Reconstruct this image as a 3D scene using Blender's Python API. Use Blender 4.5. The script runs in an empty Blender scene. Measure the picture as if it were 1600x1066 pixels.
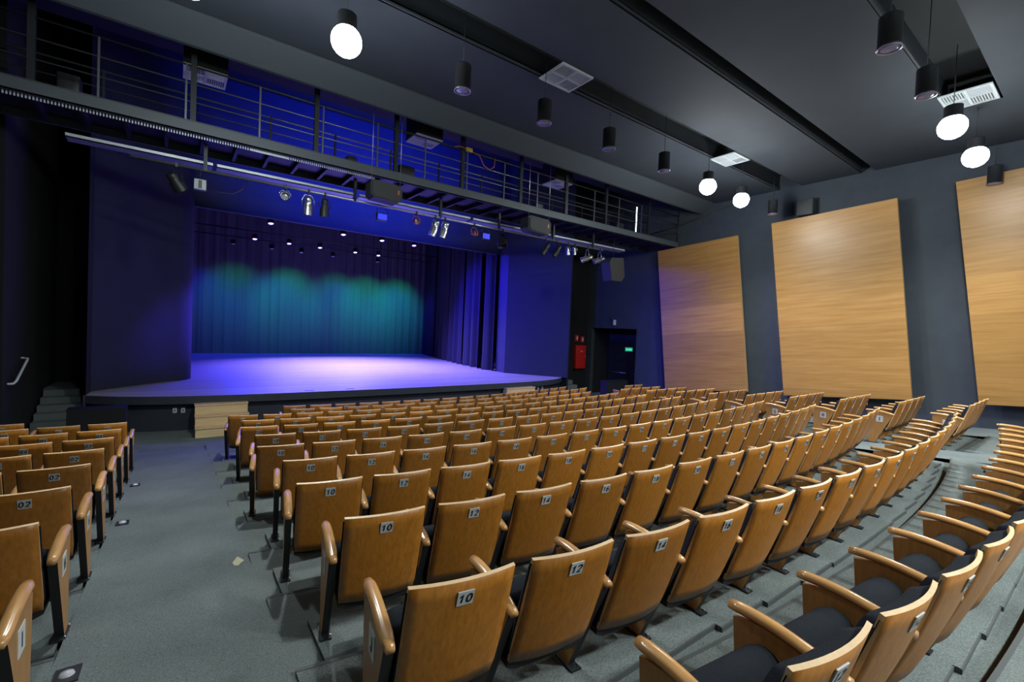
import bpy, bmesh, math, random
from mathutils import Vector, Matrix
random.seed(7)
PI = math.pi
S = bpy.context.scene
C = S.collection
ZE = 2.75                      # eye height above the flat floor in front of the stage


def rad(d): return math.radians(d)


# ------------------------------------------------------------------ camera
def make_camera():
    yaw, pitch, roll = rad(36.5), rad(1.39), rad(-2.377)
    cy, sy, cp, sp, cr, sr = math.cos(yaw), math.sin(yaw), math.cos(pitch), math.sin(pitch), math.cos(roll), math.sin(roll)
    M = Matrix(((cr, -sr, 0), (sr, cr, 0), (0, 0, 1))) @ Matrix(((1, 0, 0), (0, cp, -sp), (0, sp, cp)))
    rows = [M @ Vector(v) for v in ((cy, 0, -sy), (-sy, 0, -cy), (0, 1, 0))]
    R = Matrix([list(r) for r in rows])          # world <- camera
    cam = bpy.data.cameras.new('camera')
    cam.sensor_fit = 'HORIZONTAL'
    cam.sensor_width = 36
    cam.lens = 712 * 36 / 1600
    cam.clip_start = 0.05
    cam.clip_end = 200
    o = bpy.data.objects.new('camera', cam)
    C.objects.link(o)
    o.matrix_world = Matrix.Translation((0, 0, ZE)) @ R.to_4x4()
    S.camera = o


make_camera()

# ------------------------------------------------------------------ world, exposure
w = bpy.data.worlds.new('world')
S.world = w
w.use_nodes = True
w.node_tree.nodes['Background'].inputs[0].default_value = (0.02, 0.025, 0.04, 1)
w.node_tree.nodes['Background'].inputs[1].default_value = 0.0
S.view_settings.view_transform = 'Standard'
S.view_settings.look = 'None'
S.view_settings.gamma = 1
S.view_settings.use_curve_mapping = False
S.view_settings.exposure = 0.0
try:
    S.cycles.use_denoising = True
    S.cycles.max_bounces = 6
    S.cycles.diffuse_bounces = 4
    S.cycles.glossy_bounces = 3
    S.cycles.transmission_bounces = 3
    S.cycles.sample_clamp_indirect = 4
    S.cycles.use_light_tree = True
    S.cycles.caustics_reflective = False
    S.cycles.caustics_refractive = False
except Exception:
    pass

WHITE = (0.90, 0.98, 0.97)
HOUSE_W = 570          # watts of one lit house pendant
CEIL_FILL = 75              # watts of the point light added below it to brighten the ceiling
BLUE_W = 2000
GREEN_W = 900


def spot(name, loc, target, watts, color, angle, blend=0.6, size=0.06, parent=None):
    l = bpy.data.lights.new(name, 'SPOT')
    l.energy = watts
    l.color = color
    l.spot_size = rad(angle)
    l.spot_blend = blend
    l.shadow_soft_size = size
    o = bpy.data.objects.new(name, l)
    C.objects.link(o)
    o.location = loc
    d = Vector(target) - Vector(loc)
    o.rotation_euler = d.to_track_quat('-Z', 'Y').to_euler()
    return o


# ------------------------------------------------------------------ materials
MATS = {}


def mat(name, color, rough=0.6, metal=0.0, noise=None, bump=None, emit=None, coat=0.0, rnd=0.0, spec=0.5):
    if name in MATS:
        return MATS[name]
    m = bpy.data.materials.new(name)
    m.use_nodes = True
    nt = m.node_tree
    b = nt.nodes['Principled BSDF']
    b.inputs['Base Color'].default_value = (*color, 1)
    b.inputs['Roughness'].default_value = rough
    b.inputs['Metallic'].default_value = metal
    b.inputs['Specular IOR Level'].default_value = spec
    if coat:
        b.inputs['Coat Weight'].default_value = coat
        b.inputs['Coat Roughness'].default_value = 0.2
    tc = nt.nodes.new('ShaderNodeTexCoord')
    if noise:                       # (scale, amount)
        n = nt.nodes.new('ShaderNodeTexNoise')
        n.inputs['Scale'].default_value = noise[0]
        n.inputs['Detail'].default_value = 6
        nt.links.new(tc.outputs['Object'], n.inputs['Vector'])
        r = nt.nodes.new('ShaderNodeMapRange')
        r.inputs['To Min'].default_value = 1 - noise[1]
        r.inputs['To Max'].default_value = 1 + noise[1]
        r.inputs['From Min'].default_value = .25
        r.inputs['From Max'].default_value = .75
        nt.links.new(n.outputs['Fac'], r.inputs['Value'])
        h = nt.nodes.new('ShaderNodeHueSaturation')
        h.inputs['Color'].default_value = (*color, 1)
        nt.links.new(r.outputs['Result'], h.inputs['Value'])
        nt.links.new(h.outputs['Color'], b.inputs['Base Color'])
        if bump:
            bp = nt.nodes.new('ShaderNodeBump')
            bp.inputs['Strength'].default_value = bump
            bp.inputs['Distance'].default_value = 0.01
            nt.links.new(n.outputs['Fac'], bp.inputs['Height'])
            nt.links.new(bp.outputs['Normal'], b.inputs['Normal'])
    if emit:
        b.inputs['Emission Color'].default_value = (*emit[:3], 1)
        b.inputs['Emission Strength'].default_value = emit[3]
    MATS[name] = m
    return m


def wood(name, c1, c2, scale=(1, 1, 1), rough=0.4, coat=0.0, rnd=0.25, ring=9.0, planks=None, bumpy=0.0, tilt=0.0):
    """procedural veneer: stretched noise along one axis, tint changing from object to object"""
    m = bpy.data.materials.new(name)
    m.use_nodes = True
    nt = m.node_tree
    L = nt.links.new
    b = nt.nodes['Principled BSDF']
    b.inputs['Roughness'].default_value = rough
    if coat:
        b.inputs['Coat Weight'].default_value = coat
        b.inputs['Coat Roughness'].default_value = 0.15
    tc0 = nt.nodes.new('ShaderNodeTexCoord')
    rt_ = nt.nodes.new('ShaderNodeMapping')
    rt_.inputs['Rotation'].default_value = (tilt, 0, 0)
    L(tc0.outputs['Object'], rt_.inputs['Vector'])
    tcv = rt_.outputs[0]
    oi = nt.nodes.new('ShaderNodeObjectInfo')
    mp = nt.nodes.new('ShaderNodeMapping')
    mp.inputs['Scale'].default_value = scale
    add = nt.nodes.new('ShaderNodeVectorMath')
    add.operation = 'ADD'
    mul = nt.nodes.new('ShaderNodeMath')
    mul.operation = 'MULTIPLY'
    mul.inputs[1].default_value = 37.0 if rnd else 0.0
    L(oi.outputs['Random'], mul.inputs[0])
    L(tcv, add.inputs[0])
    L(mul.outputs[0], add.inputs[1])
    L(add.outputs[0], mp.inputs['Vector'])
    n1 = nt.nodes.new('ShaderNodeTexNoise')
    n1.inputs['Scale'].default_value = ring
    n1.inputs['Detail'].default_value = 8
    n1.inputs['Roughness'].default_value = 0.65
    L(mp.outputs[0], n1.inputs['Vector'])
    cr = nt.nodes.new('ShaderNodeValToRGB')
    cr.color_ramp.elements[0].position = 0.3
    cr.color_ramp.elements[0].color = (*c1, 1)
    cr.color_ramp.elements[1].position = 0.7
    cr.color_ramp.elements[1].color = (*c2, 1)
    L(n1.outputs['Fac'], cr.inputs['Fac'])
    out = cr.outputs['Color']
    if planks:                   # (axis, width, strength): veneer sheets whose tone changes
        sx = nt.nodes.new('ShaderNodeSeparateXYZ')
        L(tcv, sx.inputs[0])
        dv = nt.nodes.new('ShaderNodeMath')
        dv.operation = 'DIVIDE'
        dv.inputs[1].default_value = planks[1]
        L(sx.outputs[planks[0]], dv.inputs[0])
        fl = nt.nodes.new('ShaderNodeMath')
        fl.operation = 'FLOOR'
        L(dv.outputs[0], fl.inputs[0])
        wn = nt.nodes.new('ShaderNodeTexWhiteNoise')
        wn.noise_dimensions = '2D'
        cx = nt.nodes.new('ShaderNodeCombineXYZ')
        L(fl.outputs[0], cx.inputs[0])
        L(oi.outputs['Random'], cx.inputs[1])
        L(cx.outputs[0], wn.inputs['Vector'])
        mr = nt.nodes.new('ShaderNodeMapRange')
        mr.inputs['To Min'].default_value = 1 - planks[2]
        mr.inputs['To Max'].default_value = 1 + planks[2]
        L(wn.outputs['Value'], mr.inputs['Value'])
        h2 = nt.nodes.new('ShaderNodeHueSaturation')
        L(mr.outputs['Result'], h2.inputs['Value'])
        L(out, h2.inputs['Color'])
        out = h2.outputs['Color']
    if rnd:
        mr = nt.nodes.new('ShaderNodeMapRange')
        mr.inputs['To Min'].default_value = 1 - rnd
        mr.inputs['To Max'].default_value = 1 + rnd
        L(oi.outputs['Random'], mr.inputs['Value'])
        h = nt.nodes.new('ShaderNodeHueSaturation')
        L(mr.outputs['Result'], h.inputs['Value'])
        L(out, h.inputs['Color'])
        out = h.outputs['Color']
    L(out, b.inputs['Base Color'])
    if bumpy:
        bp = nt.nodes.new('ShaderNodeBump')
        bp.inputs['Strength'].default_value = bumpy
        bp.inputs['Distance'].default_value = 0.002
        L(n1.outputs['Fac'], bp.inputs['Height'])
        L(bp.outputs['Normal'], b.inputs['Normal'])
    MATS[name] = m
    return m


def carpet_mat():
    m = bpy.data.materials.new('carpet')
    m.use_nodes = True
    nt = m.node_tree
    L = nt.links.new
    b = nt.nodes['Principled BSDF']
    b.inputs['Roughness'].default_value = 0.95
    b.inputs['Specular IOR Level'].default_value = 0.1
    tc = nt.nodes.new('ShaderNodeTexCoord')
    n1 = nt.nodes.new('ShaderNodeTexNoise')
    n1.inputs['Scale'].default_value = 140
    n1.inputs['Detail'].default_value = 4
    n2 = nt.nodes.new('ShaderNodeTexNoise')
    n2.inputs['Scale'].default_value = 1.3
    n2.inputs['Detail'].default_value = 5
    L(tc.outputs['Object'], n1.inputs['Vector'])
    L(tc.outputs['Object'], n2.inputs['Vector'])
    c1 = nt.nodes.new('ShaderNodeValToRGB')
    c1.color_ramp.elements[0].position = .3
    c1.color_ramp.elements[0].color = (0.085, 0.100, 0.098, 1)
    c1.color_ramp.elements[1].position = .7
    c1.color_ramp.elements[1].color = (0.205, 0.232, 0.222, 1)
    L(n1.outputs['Fac'], c1.inputs['Fac'])
    mr = nt.nodes.new('ShaderNodeMapRange')
    mr.inputs['From Min'].default_value = .3
    mr.inputs['From Max'].default_value = .7
    mr.inputs['To Min'].default_value = .82
    mr.inputs['To Max'].default_value = 1.15
    L(n2.outputs['Fac'], mr.inputs['Value'])
    h = nt.nodes.new('ShaderNodeHueSaturation')
    L(mr.outputs['Result'], h.inputs['Value'])
    L(c1.outputs['Color'], h.inputs['Color'])
    L(h.outputs['Color'], b.inputs['Base Color'])
    bp = nt.nodes.new('ShaderNodeBump')
    bp.inputs['Strength'].default_value = .5
    bp.inputs['Distance'].default_value = .004
    L(n1.outputs['Fac'], bp.inputs['Height'])
    L(bp.outputs['Normal'], b.inputs['Normal'])
    MATS['carpet'] = m
    return m


M_ply = wood('seat_plywood', (0.29, 0.102, 0.011), (0.45, 0.175, 0.023), scale=(6, 6, .6), rough=.36, rnd=.2, ring=9, bumpy=.05)
M_edge = wood('plywood_edge', (0.70, 0.46, 0.24), (0.84, 0.60, 0.36), scale=(2, 2, 2), rough=.4, rnd=.1)
M_arm = wood('armrest_wood', (0.50, 0.24, 0.075), (0.66, 0.36, 0.14), scale=(8, .8, 8), rough=.24, coat=.3, rnd=.18, ring=6)
M_side = wood('side_veneer', (0.36, 0.165, 0.045), (0.50, 0.25, 0.08), scale=(6, 6, .7), rough=.4, rnd=.15, ring=8)
M_fabric = mat('seat_fabric', (0.015, 0.018, 0.024), .95, noise=(220, .35), bump=.4, spec=.2)
M_black = mat('black_plastic', (0.012, 0.012, 0.014), .5)
M_blackedge = mat('black_edge', (0.008, 0.008, 0.009), .6)
M_plate = mat('grey_plate', (0.50, 0.52, 0.51), .42)
M_ink = mat('black_ink', (0.01, 0.01, 0.01), .5)
M_whiteplate = mat('white_plate', (0.62, 0.64, 0.62), .35)
M_carpet = carpet_mat()
M_wall = mat('wall_paint', (0.034, 0.042, 0.054), .75, noise=(3, .12))
M_wallblack = mat('black_wall', (0.004, 0.004, 0.005), .85)
M_prosc = mat('proscenium_paint', (0.018, 0.020, 0.050), .7, noise=(2.5, .12))
M_ceil = mat('ceiling_paint', (0.030, 0.037, 0.047), .8, noise=(2, .1))
M_slot = mat('slot_black', (0.008, 0.009, 0.011), .8)
M_slotside = mat('slot_side', (0.035, 0.04, 0.05), .7)
M_panel = wood('panel_veneer', (0.33, 0.155, 0.036), (0.47, 0.250, 0.075), scale=(.5, .22, 4.0), rough=.40, rnd=.0, ring=3.2, planks=('Z', .93, .19), tilt=.088)
M_panel_edge = mat('panel_edge', (0.45, 0.27, 0.12), .5)
M_stagefloor = wood('stage_boards', (0.33, 0.28, 0.25), (0.50, 0.44, 0.40), scale=(.35, 9, 1), rough=.42, rnd=0, ring=3, planks=('Y', .12, .12))
M_stageedge = mat('stage_edge', (0.035, 0.042, 0.055), .6, noise=(6, .15))
M_riser = mat('stage_riser', (0.026, 0.030, 0.045), .7, noise=(5, .15))
M_pine = wood('pine_ply', (0.62, 0.46, 0.24), (0.74, 0.57, 0.32), scale=(.7, 3, 5), rough=.5, rnd=.05, ring=4)
M_velvet = mat('backdrop_velvet', (0.09, 0.09, 0.10), .9, noise=(40, .2), spec=.2)
M_leg = mat('leg_velvet', (0.020, 0.020, 0.035), .85, noise=(60, .2), spec=.3)
M_steel = mat('dark_steel', (0.022, 0.025, 0.028), .45, metal=.3)
M_fascia = mat('catwalk_steel', (0.075, 0.088, 0.10), .5, metal=.2)
M_galv = mat('galvanised_steel', (0.55, 0.58, 0.60), .32, metal=.85)
M_rail = mat('rail_steel', (0.16, 0.17, 0.18), .35, metal=.7)
M_tray = mat('tray_steel', (0.50, 0.54, 0.58), .4, metal=.3)
M_alu = mat('aluminium', (0.62, 0.63, 0.65), .25, metal=.9)
M_lampblack = mat('lamp_black', (0.018, 0.018, 0.020), .45)
M_rim = mat('lamp_rim', (0.42, 0.38, 0.5), .25, metal=.5)
M_glassoff = mat('lamp_lens', (0.30, 0.26, 0.42), .15, spec=.8)  # violet reflection painted into the colour of the unlit lens
M_glare = mat('lamp_glare', (1, 1, 1), .5, emit=(.86, .96, 1, 60))
M_ledblue = mat('led_glow', (1, 1, 1), .5, emit=(.42, .25, 1.0, 7))
M_grille = mat('speaker_grille', (0.035, 0.036, 0.036), .6, noise=(160, .4), bump=.4)
M_red = mat('cabinet_red', (0.55, 0.02, 0.015), .35)
M_green = mat('exit_green', (0.0, 0.16, 0.07), .4, emit=(0.0, .55, .25, .6))
M_greenwhite = mat('exit_letters', (0.8, 0.9, 0.85), .4, emit=(.6, 1, .8, .8))
M_vent = mat('vent_white', (0.52, 0.54, 0.55), .5)
M_ventdark = mat('vent_core', (0.10, 0.11, 0.11), .6)
M_orange = mat('orange_cord', (0.42, 0.13, 0.05), .5)
M_yellow = mat('yellow_tape', (0.42, 0.30, 0.05), .5)
M_lens = mat('clear_dome', (0.5, 0.5, 0.52), .1, spec=.9)
M_redled = mat('red_logo', (0.5, 0.12, 0.06), .4)


# ------------------------------------------------------------------ mesh helpers
class MB:
    """collects faces with material slots; build() links ONE mesh object"""
    def __init__(s):
        s.v = []; s.f = []; s.m = []; s.sm = []; s.mats = []

    def mi(s, m):
        if m not in s.mats: s.mats.append(m)
        return s.mats.index(m)

    def poly(s, pts, faces, m, smooth=False, M=None):
        n = len(s.v)
        s.v += [tuple(M @ Vector(p)) if M else tuple(p) for p in pts]
        k = s.mi(m)
        for f in faces:
            s.f.append([n + i for i in f]); s.m.append(k); s.sm.append(smooth)
        return s

    def box(s, a, b, m, M=None, bev=0.0):
        x0, y0, z0 = a; x1, y1, z1 = b
        if bev:
            return s.bevbox(a, b, m, bev, M)
        p = [(x0, y0, z0), (x1, y0, z0), (x1, y1, z0), (x0, y1, z0), (x0, y0, z1), (x1, y0, z1), (x1, y1, z1), (x0, y1, z1)]
        return s.poly(p, [(0, 3, 2, 1), (4, 5, 6, 7), (0, 1, 5, 4), (1, 2, 6, 5), (2, 3, 7, 6), (3, 0, 4, 7)], m, M=M)

    def bevbox(s, a, b, m, bev, M=None):
        bm = bmesh.new()
        bmesh.ops.create_cube(bm, size=1)
        for v in bm.verts:
            v.co = Vector([(a[i] + b[i]) / 2 + v.co[i] * (b[i] - a[i]) for i in range(3)])
        bmesh.ops.bevel(bm, geom=bm.edges[:], offset=bev, segments=2, affect='EDGES', profile=.5)
        bm.verts.index_update()
        s.poly([v.co.copy() for v in bm.verts], [[v.index for v in f.verts] for f in bm.faces], m, True, M)
        bm.free()
        return s

    def prism(s, pts, lo, hi, axis, m, M=None, side=None, smooth=False):
        """polygon pts (2D) swept along axis ('X': pts are (y,z); 'Y': (x,z); 'Z': (x,y)); side: list of materials per edge"""
        def P(p, t):
            return {'X': (t, p[0], p[1]), 'Y': (p[0], t, p[1]), 'Z': (p[0], p[1], t)}[axis]
        n = len(pts)
        v = [P(p, lo) for p in pts] + [P(p, hi) for p in pts]
        base = len(s.v)
        s.v += [tuple(M @ Vector(p)) if M else p for p in v]
        k = s.mi(m)
        s.f.append([base + i for i in range(n)][::-1]); s.m.append(k); s.sm.append(False)
        s.f.append([base + n + i for i in range(n)]); s.m.append(k); s.sm.append(False)
        for i in range(n):
            j = (i + 1) % n
            s.f.append([base + i, base + j, base + n + j, base + n + i])
            s.m.append(s.mi(side[i]) if side and side[i] else k); s.sm.append(smooth)
        return s

    def cyl(s, p, q, r, m, r2=None, n=16, cap=True, smooth=True):
        p, q = Vector(p), Vector(q)
        r2 = r if r2 is None else r2
        d = (q - p).normalized()
        a = d.orthogonal().normalized(); b = d.cross(a)
        base = len(s.v)
        for c, rr in ((p, r), (q, r2)):
            for i in range(n):
                t = 2 * PI * i / n
                s.v.append(tuple(c + rr * (math.cos(t) * a + math.sin(t) * b)))
        k = s.mi(m)
        for i in range(n):
            j = (i + 1) % n
            s.f.append([base + i, base + j, base + n + j, base + n + i]); s.m.append(k); s.sm.append(smooth)
        if cap:
            s.f.append([base + i for i in range(n)][::-1]); s.m.append(k); s.sm.append(False)
            s.f.append([base + n + i for i in range(n)]); s.m.append(k); s.sm.append(False)
        return s

    def tube(s, pts, r, m, n=8):
        pts = [Vector(p) for p in pts]
        base = len(s.v); k = s.mi(m)
        prev = None
        for i, p in enumerate(pts):
            d = (pts[min(i + 1, len(pts) - 1)] - pts[max(i - 1, 0)]).normalized()
            a = d.orthogonal().normalized() if prev is None else (prev - d * prev.dot(d)).normalized()
            prev = a; b = d.cross(a)
            for j in range(n):
                t = 2 * PI * j / n
                s.v.append(tuple(p + r * (math.cos(t) * a + math.sin(t) * b)))
        for i in range(len(pts) - 1):
            for j in range(n):
                q = (j + 1) % n
                s.f.append([base + i * n + j, base + i * n + q, base + (i + 1) * n + q, base + (i + 1) * n + j])
                s.m.append(k); s.sm.append(True)
        s.f.append([base + j for j in range(n)][::-1]); s.m.append(k); s.sm.append(False)
        e = base + (len(pts) - 1) * n
        s.f.append([e + j for j in range(n)]); s.m.append(k); s.sm.append(False)
        return s

    def lathe(s, prof, m, M=None, n=24, smooth=True):
        base = len(s.v); k = s.mi(m)
        for r, z in prof:
            for i in range(n):
                t = 2 * PI * i / n
                p = Vector((r * math.cos(t), r * math.sin(t), z))
                s.v.append(tuple(M @ p) if M else tuple(p))
        for a in range(len(prof) - 1):
            for i in range(n):
                j = (i + 1) % n
                s.f.append([base + a * n + i, base + a * n + j, base + (a + 1) * n + j, base + (a + 1) * n + i])
                s.m.append(k); s.sm.append(smooth)
        return s

    def grid(s, fn, nu, nv, m, smooth=True, M=None):
        base = len(s.v); k = s.mi(m)
        for i in range(nu + 1):
            for j in range(nv + 1):
                p = fn(i / nu, j / nv)
                s.v.append(tuple(M @ Vector(p)) if M else tuple(p))
        w_ = nv + 1
        for i in range(nu):
            for j in range(nv):
                s.f.append([base + i * w_ + j, base + (i + 1) * w_ + j, base + (i + 1) * w_ + j + 1, base + i * w_ + j + 1])
                s.m.append(k); s.sm.append(smooth)
        return s

    def slab(s, fn, nu, nv, th, m, edge=None, nrm=None):
        """a curved board: fn(u,v) rear surface, offset by th along nrm(u,v); rim faces take material edge"""
        base = len(s.v)
        w_ = nv + 1
        N = (nu + 1) * w_
        for lay in (0, 1):
            for i in range(nu + 1):
                for j in range(nv + 1):
                    p = Vector(fn(i / nu, j / nv))
                    if lay: p = p + Vector(nrm) * th
                    s.v.append(tuple(p))
        k = s.mi(m); e = s.mi(edge or m)
        for i in range(nu):
            for j in range(nv):
                a = base + i * w_ + j
                s.f.append([a, a + w_, a + w_ + 1, a + 1]); s.m.append(k); s.sm.append(True)
                b = a + N
                s.f.append([b, b + 1, b + w_ + 1, b + w_]); s.m.append(k); s.sm.append(True)
        def rim(idx):
            for a, b in zip(idx[:-1], idx[1:]):
                s.f.append([a, b, b + N, a + N]); s.m.append(e); s.sm.append(False)
        rim([base + i * w_ for i in range(nu, -1, -1)])
        rim([base + i * w_ + nv for i in range(nu + 1)])
        rim([base + j for j in range(nv + 1)])
        rim([base + nu * w_ + j for j in range(nv, -1, -1)])
        return s

    def mesh(s, name):
        me = bpy.data.meshes.new(name)
        me.from_pydata(s.v, [], s.f)
        for m in s.mats: me.materials.append(m)
        me.polygons.foreach_set('material_index', s.m)
        me.polygons.foreach_set('use_smooth', s.sm)
        me.update()
        return me

    def build(s, name, parent=None, loc=None, kind=None):
        o = bpy.data.objects.new(name, s.mesh(name))
        C.objects.link(o)
        if parent: o.parent = parent
        if loc: o.location = loc
        if kind: o['kind'] = kind
        return o


def thing(name, label, cat, loc=(0, 0, 0), rz=0.0, group=None):
    o = bpy.data.objects.new(name, None)
    C.objects.link(o)
    o.empty_display_size = .1
    o.location = loc
    o.rotation_euler = (0, 0, rz)
    o['label'] = label; o['category'] = cat
    if group: o['group'] = group
    return o


def tag(o, label, cat, group=None):
    o['label'] = label; o['category'] = cat
    if group: o['group'] = group
    return o


TXT = {}


def arc(cx, cy, rx, ry, a0, a1, n=10):
    return [(cx + rx * math.cos(rad(a0 + (a1 - a0) * k / n)), cy + ry * math.sin(rad(a0 + (a1 - a0) * k / n))) for k in range(n + 1)]


# stroke lettering on a cell 0.6 wide and 1 high
GL = {
    '0': [arc(.3, .5, .22, .42, 0, 360, 20)],
    '1': [[(.10, .72), (.34, .90), (.34, .08)]],
    '2': [arc(.3, .66, .21, .24, 165, -35, 10) + [(.09, .09), (.53, .09)]],
    '3': [arc(.29, .70, .19, .20, 150, -80, 9), arc(.29, .30, .22, .22, 85, -155, 10)],
    '4': [[(.42, .06), (.42, .92), (.06, .30), (.56, .30)]],
    '5': [[(.50, .90), (.15, .90), (.11, .50)] + arc(.29, .33, .22, .25, 110, -150, 10)],
    '6': [[(.46, .86)] + arc(.34, .50, .25, .40, 100, 190, 6) + arc(.31, .31, .22, .23, 190, 540, 14)],
    '7': [[(.08, .90), (.52, .90), (.22, .07)]],
    '8': [arc(.3, .70, .18, .20, 0, 360, 14), arc(.3, .30, .22, .22, 0, 360, 14)],
    '9': [arc(.29, .68, .21, .23, 0, 360, 14), [(.50, .66)] + arc(.26, .48, .24, .40, 10, -80, 6)],
    'A': [[(.04, .06), (.30, .93), (.56, .06)], [(.14, .34), (.46, .34)]],
    'B': [[(.10, .07), (.10, .92)], [(.10, .92)] + arc(.28, .71, .19, .20, 90, -90, 8) + [(.10, .51)], [(.28, .51)] + arc(.30, .29, .22, .22, 90, -90, 8) + [(.10, .07)]],
    'C': [arc(.32, .5, .24, .42, 50, 310, 14)],
    'D': [[(.10, .07), (.10, .92)], [(.10, .92)] + arc(.24, .5, .28, .42, 90, -90, 12) + [(.10, .08)]],
    'E': [[(.50, .92), (.10, .92), (.10, .08), (.52, .08)], [(.10, .51), (.45, .51)]],
    'F': [[(.50, .92), (.10, .92), (.10, .06)], [(.10, .50), (.44, .50)]],
    'G': [arc(.32, .5, .24, .42, 50, 330, 14) + [(.54, .46), (.34, .46)]],
    'H': [[(.10, .06), (.10, .94)], [(.50, .06), (.50, .94)], [(.10, .51), (.50, .51)]],
    'I': [[(.30, .06), (.30, .94)]],
    'J': [[(.42, .94), (.42, .30)] + arc(.26, .30, .16, .22, 0, -170, 8)],
    'K': [[(.10, .06), (.10, .94)], [(.52, .94), (.12, .42)], [(.24, .56), (.54, .06)]],
    'S': [arc(.30, .70, .20, .21, 50, 260, 9) + arc(.30, .29, .22, .22, 85, -140, 9)],
}
GL['\u00cd'] = [[(.30, .06), (.30, .84)], [(.28, .98), (.46, 1.16)]]


def text_mesh(txt, size, bold=0.18):
    """flat stroke letters (verts, faces) centred on the origin in the xy plane; size is the letter height"""
    key = (txt, size)
    if key in TXT: return TXT[key]
    v = []; f = []
    hw = bold / 2
    for ci, ch in enumerate(txt):
        ox = ci * .72
        for st in GL.get(ch, []):
            P = [Vector((ox + a, b)) for a, b in st]
            m = len(P)
            base = len(v)
            closed = (P[0] - P[-1]).length < 1e-6
            for k in range(m):
                d0 = (P[k] - P[k - 1]).normalized() if k else ((P[0] - P[-2]).normalized() if closed else (P[1] - P[0]).normalized())
                d1 = (P[k + 1] - P[k]).normalized() if k < m - 1 else ((P[1] - P[0]).normalized() if closed else d0)
                n0 = Vector((-d0.y, d0.x)); n1 = Vector((-d1.y, d1.x))
                nn = (n0 + n1)
                nn = nn.normalized() if nn.length > 1e-4 else n0
                k_ = min(1.6, 1 / max(.5, nn.dot(n0)))
                for s_ in (1, -1): v.append((P[k].x + nn.x * hw * k_ * s_, P[k].y + nn.y * hw * k_ * s_, 0))
            for k in range(m - 1):
                a = base + 2 * k
                f.append((a + 1, a + 3, a + 2, a))
    wd = (len(txt) - 1) * .72 + .6
    v = [((p[0] - wd / 2) * size, (p[1] - .5) * size, 0) for p in v]
    TXT[key] = (v, f)
    return TXT[key]


def W(x, y, h):            # h measured up from eye level
    return (x, y, ZE + h)


# ================================================================== ROOM
XW, XL, YB = 15.4, -4.6, -9.0          # right wall, left wall, rear wall
CEIL = ZE + 4.8
TOP = ZE + 7.4
PC = 0.965                              # distance between rows along the radius
CX, CY, R1 = 5.35, 31.22, 30.0          # centre and radius of the seat rows


def hrow(i): return ZE - (1.86 + .0915 * (i - 1))       # floor height under row i


def ramp(y):
    i = 1 + (y - 1.98) / .98
    return max(hrow(i), 0.0) if i < 11 else max(hrow(i), 0.0)


def yrow(i, x):
    r = R1 - PC * (i - 1)
    return CY - math.sqrt(r * r - (x - CX) ** 2)


# floor: sloping aisles, flat orchestra, stepped seating blocks with a staggered carpet pad under each seat
fb = MB()
YS = [-9 + .5 * k for k in range(0, 46)]
YS = sorted(set([round(y, 3) for y in YS if y < 11.4] + [11.6]))
def strip(x0, x1, drop=0.0, ymax=17.2):
    ys = [y for y in YS if y <= ymax]
    v = []; f = []
    for y in ys:
        z = ramp(y) - drop
        v += [(x0, y, z), (x1, y, z)]
    for k in range(len(ys) - 1):
        f.append((2 * k, 2 * k + 1, 2 * k + 3, 2 * k + 2))
    fb.poly(v, f, M_carpet)
strip(XL - .5, -2.95); strip(-.52, .56); strip(10.3, 11.28); strip(13.72, XW + .3)
strip(-2.95, -.52, .35); strip(.56, 10.3, .35); strip(11.28, 13.72, .35)
fb.box((XL - .5, 11.6, -.05), (XW + 1.6, 17.2, 0.0), M_carpet)
for xa, xb, ya in ((-2.95, -.52, 10.45), (11.75, 13.72, 10.4), (.56, 1.80, 10.3)): fb.box((xa, ya, -.05), (xb, 11.62, .05), M_carpet)
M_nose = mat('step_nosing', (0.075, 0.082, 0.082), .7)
def terrace(x0, x1, i, straight=None):
    """one level of the seating rake; its front edge (towards the stage) drops to the next level"""
    n = 36 if x1 - x0 > 4 else 8
    z = hrow(i) - .035; zb = z - .4
    yf = (lambda x: yrow(i, x)) if straight is None else straight
    back, front = .02, PC + .04
    pts = []
    for k in range(n + 1):
        x = x0 + (x1 - x0) * k / n
        y = yf(x)
        pts.append((x, y + back, y + front))
    v = []; f = []
    for x, a, b in pts:
        v += [(x, a, z), (x, b, z), (x, a, zb), (x, b, zb)]
    for k in range(n):
        q = 4 * k
        f += [(q, q + 4, q + 5, q + 1), (q + 1, q + 5, q + 7, q + 3), (q + 2, q + 6, q + 4, q)]
    f += [(0, 1, 3, 2), (4 * n, 4 * n + 2, 4 * n + 3, 4 * n + 1)]
    fb.poly(v, f, M_carpet)
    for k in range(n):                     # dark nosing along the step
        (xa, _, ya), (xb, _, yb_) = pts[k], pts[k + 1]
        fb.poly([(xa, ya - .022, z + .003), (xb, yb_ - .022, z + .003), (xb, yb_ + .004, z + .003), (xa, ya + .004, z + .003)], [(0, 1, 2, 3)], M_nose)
PADS = []
for i in range(-2, 12):
    x0 = .56 if i < 10 else 1.80
    x1 = 10.3 if i < 10 else 11.75
    terrace(x0, x1, i)
    if i < 10:
        terrace(-2.95, -.52, i, straight=lambda x, i=i: yrow(i, .65))
        terrace(11.28, 13.72, i, straight=lambda x, i=i: yrow(i, 10.05) + .03)
terrace(-3.6, -1.85, 10, straight=lambda x: yrow(10, .65))
terrace(12.9, 14.4, 10, straight=lambda x: yrow(10, 10.05) + .2)
# ------------------------------------------------------------------ seats
SW = .55; HB = .86                     # seat pitch, height of the back


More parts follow.
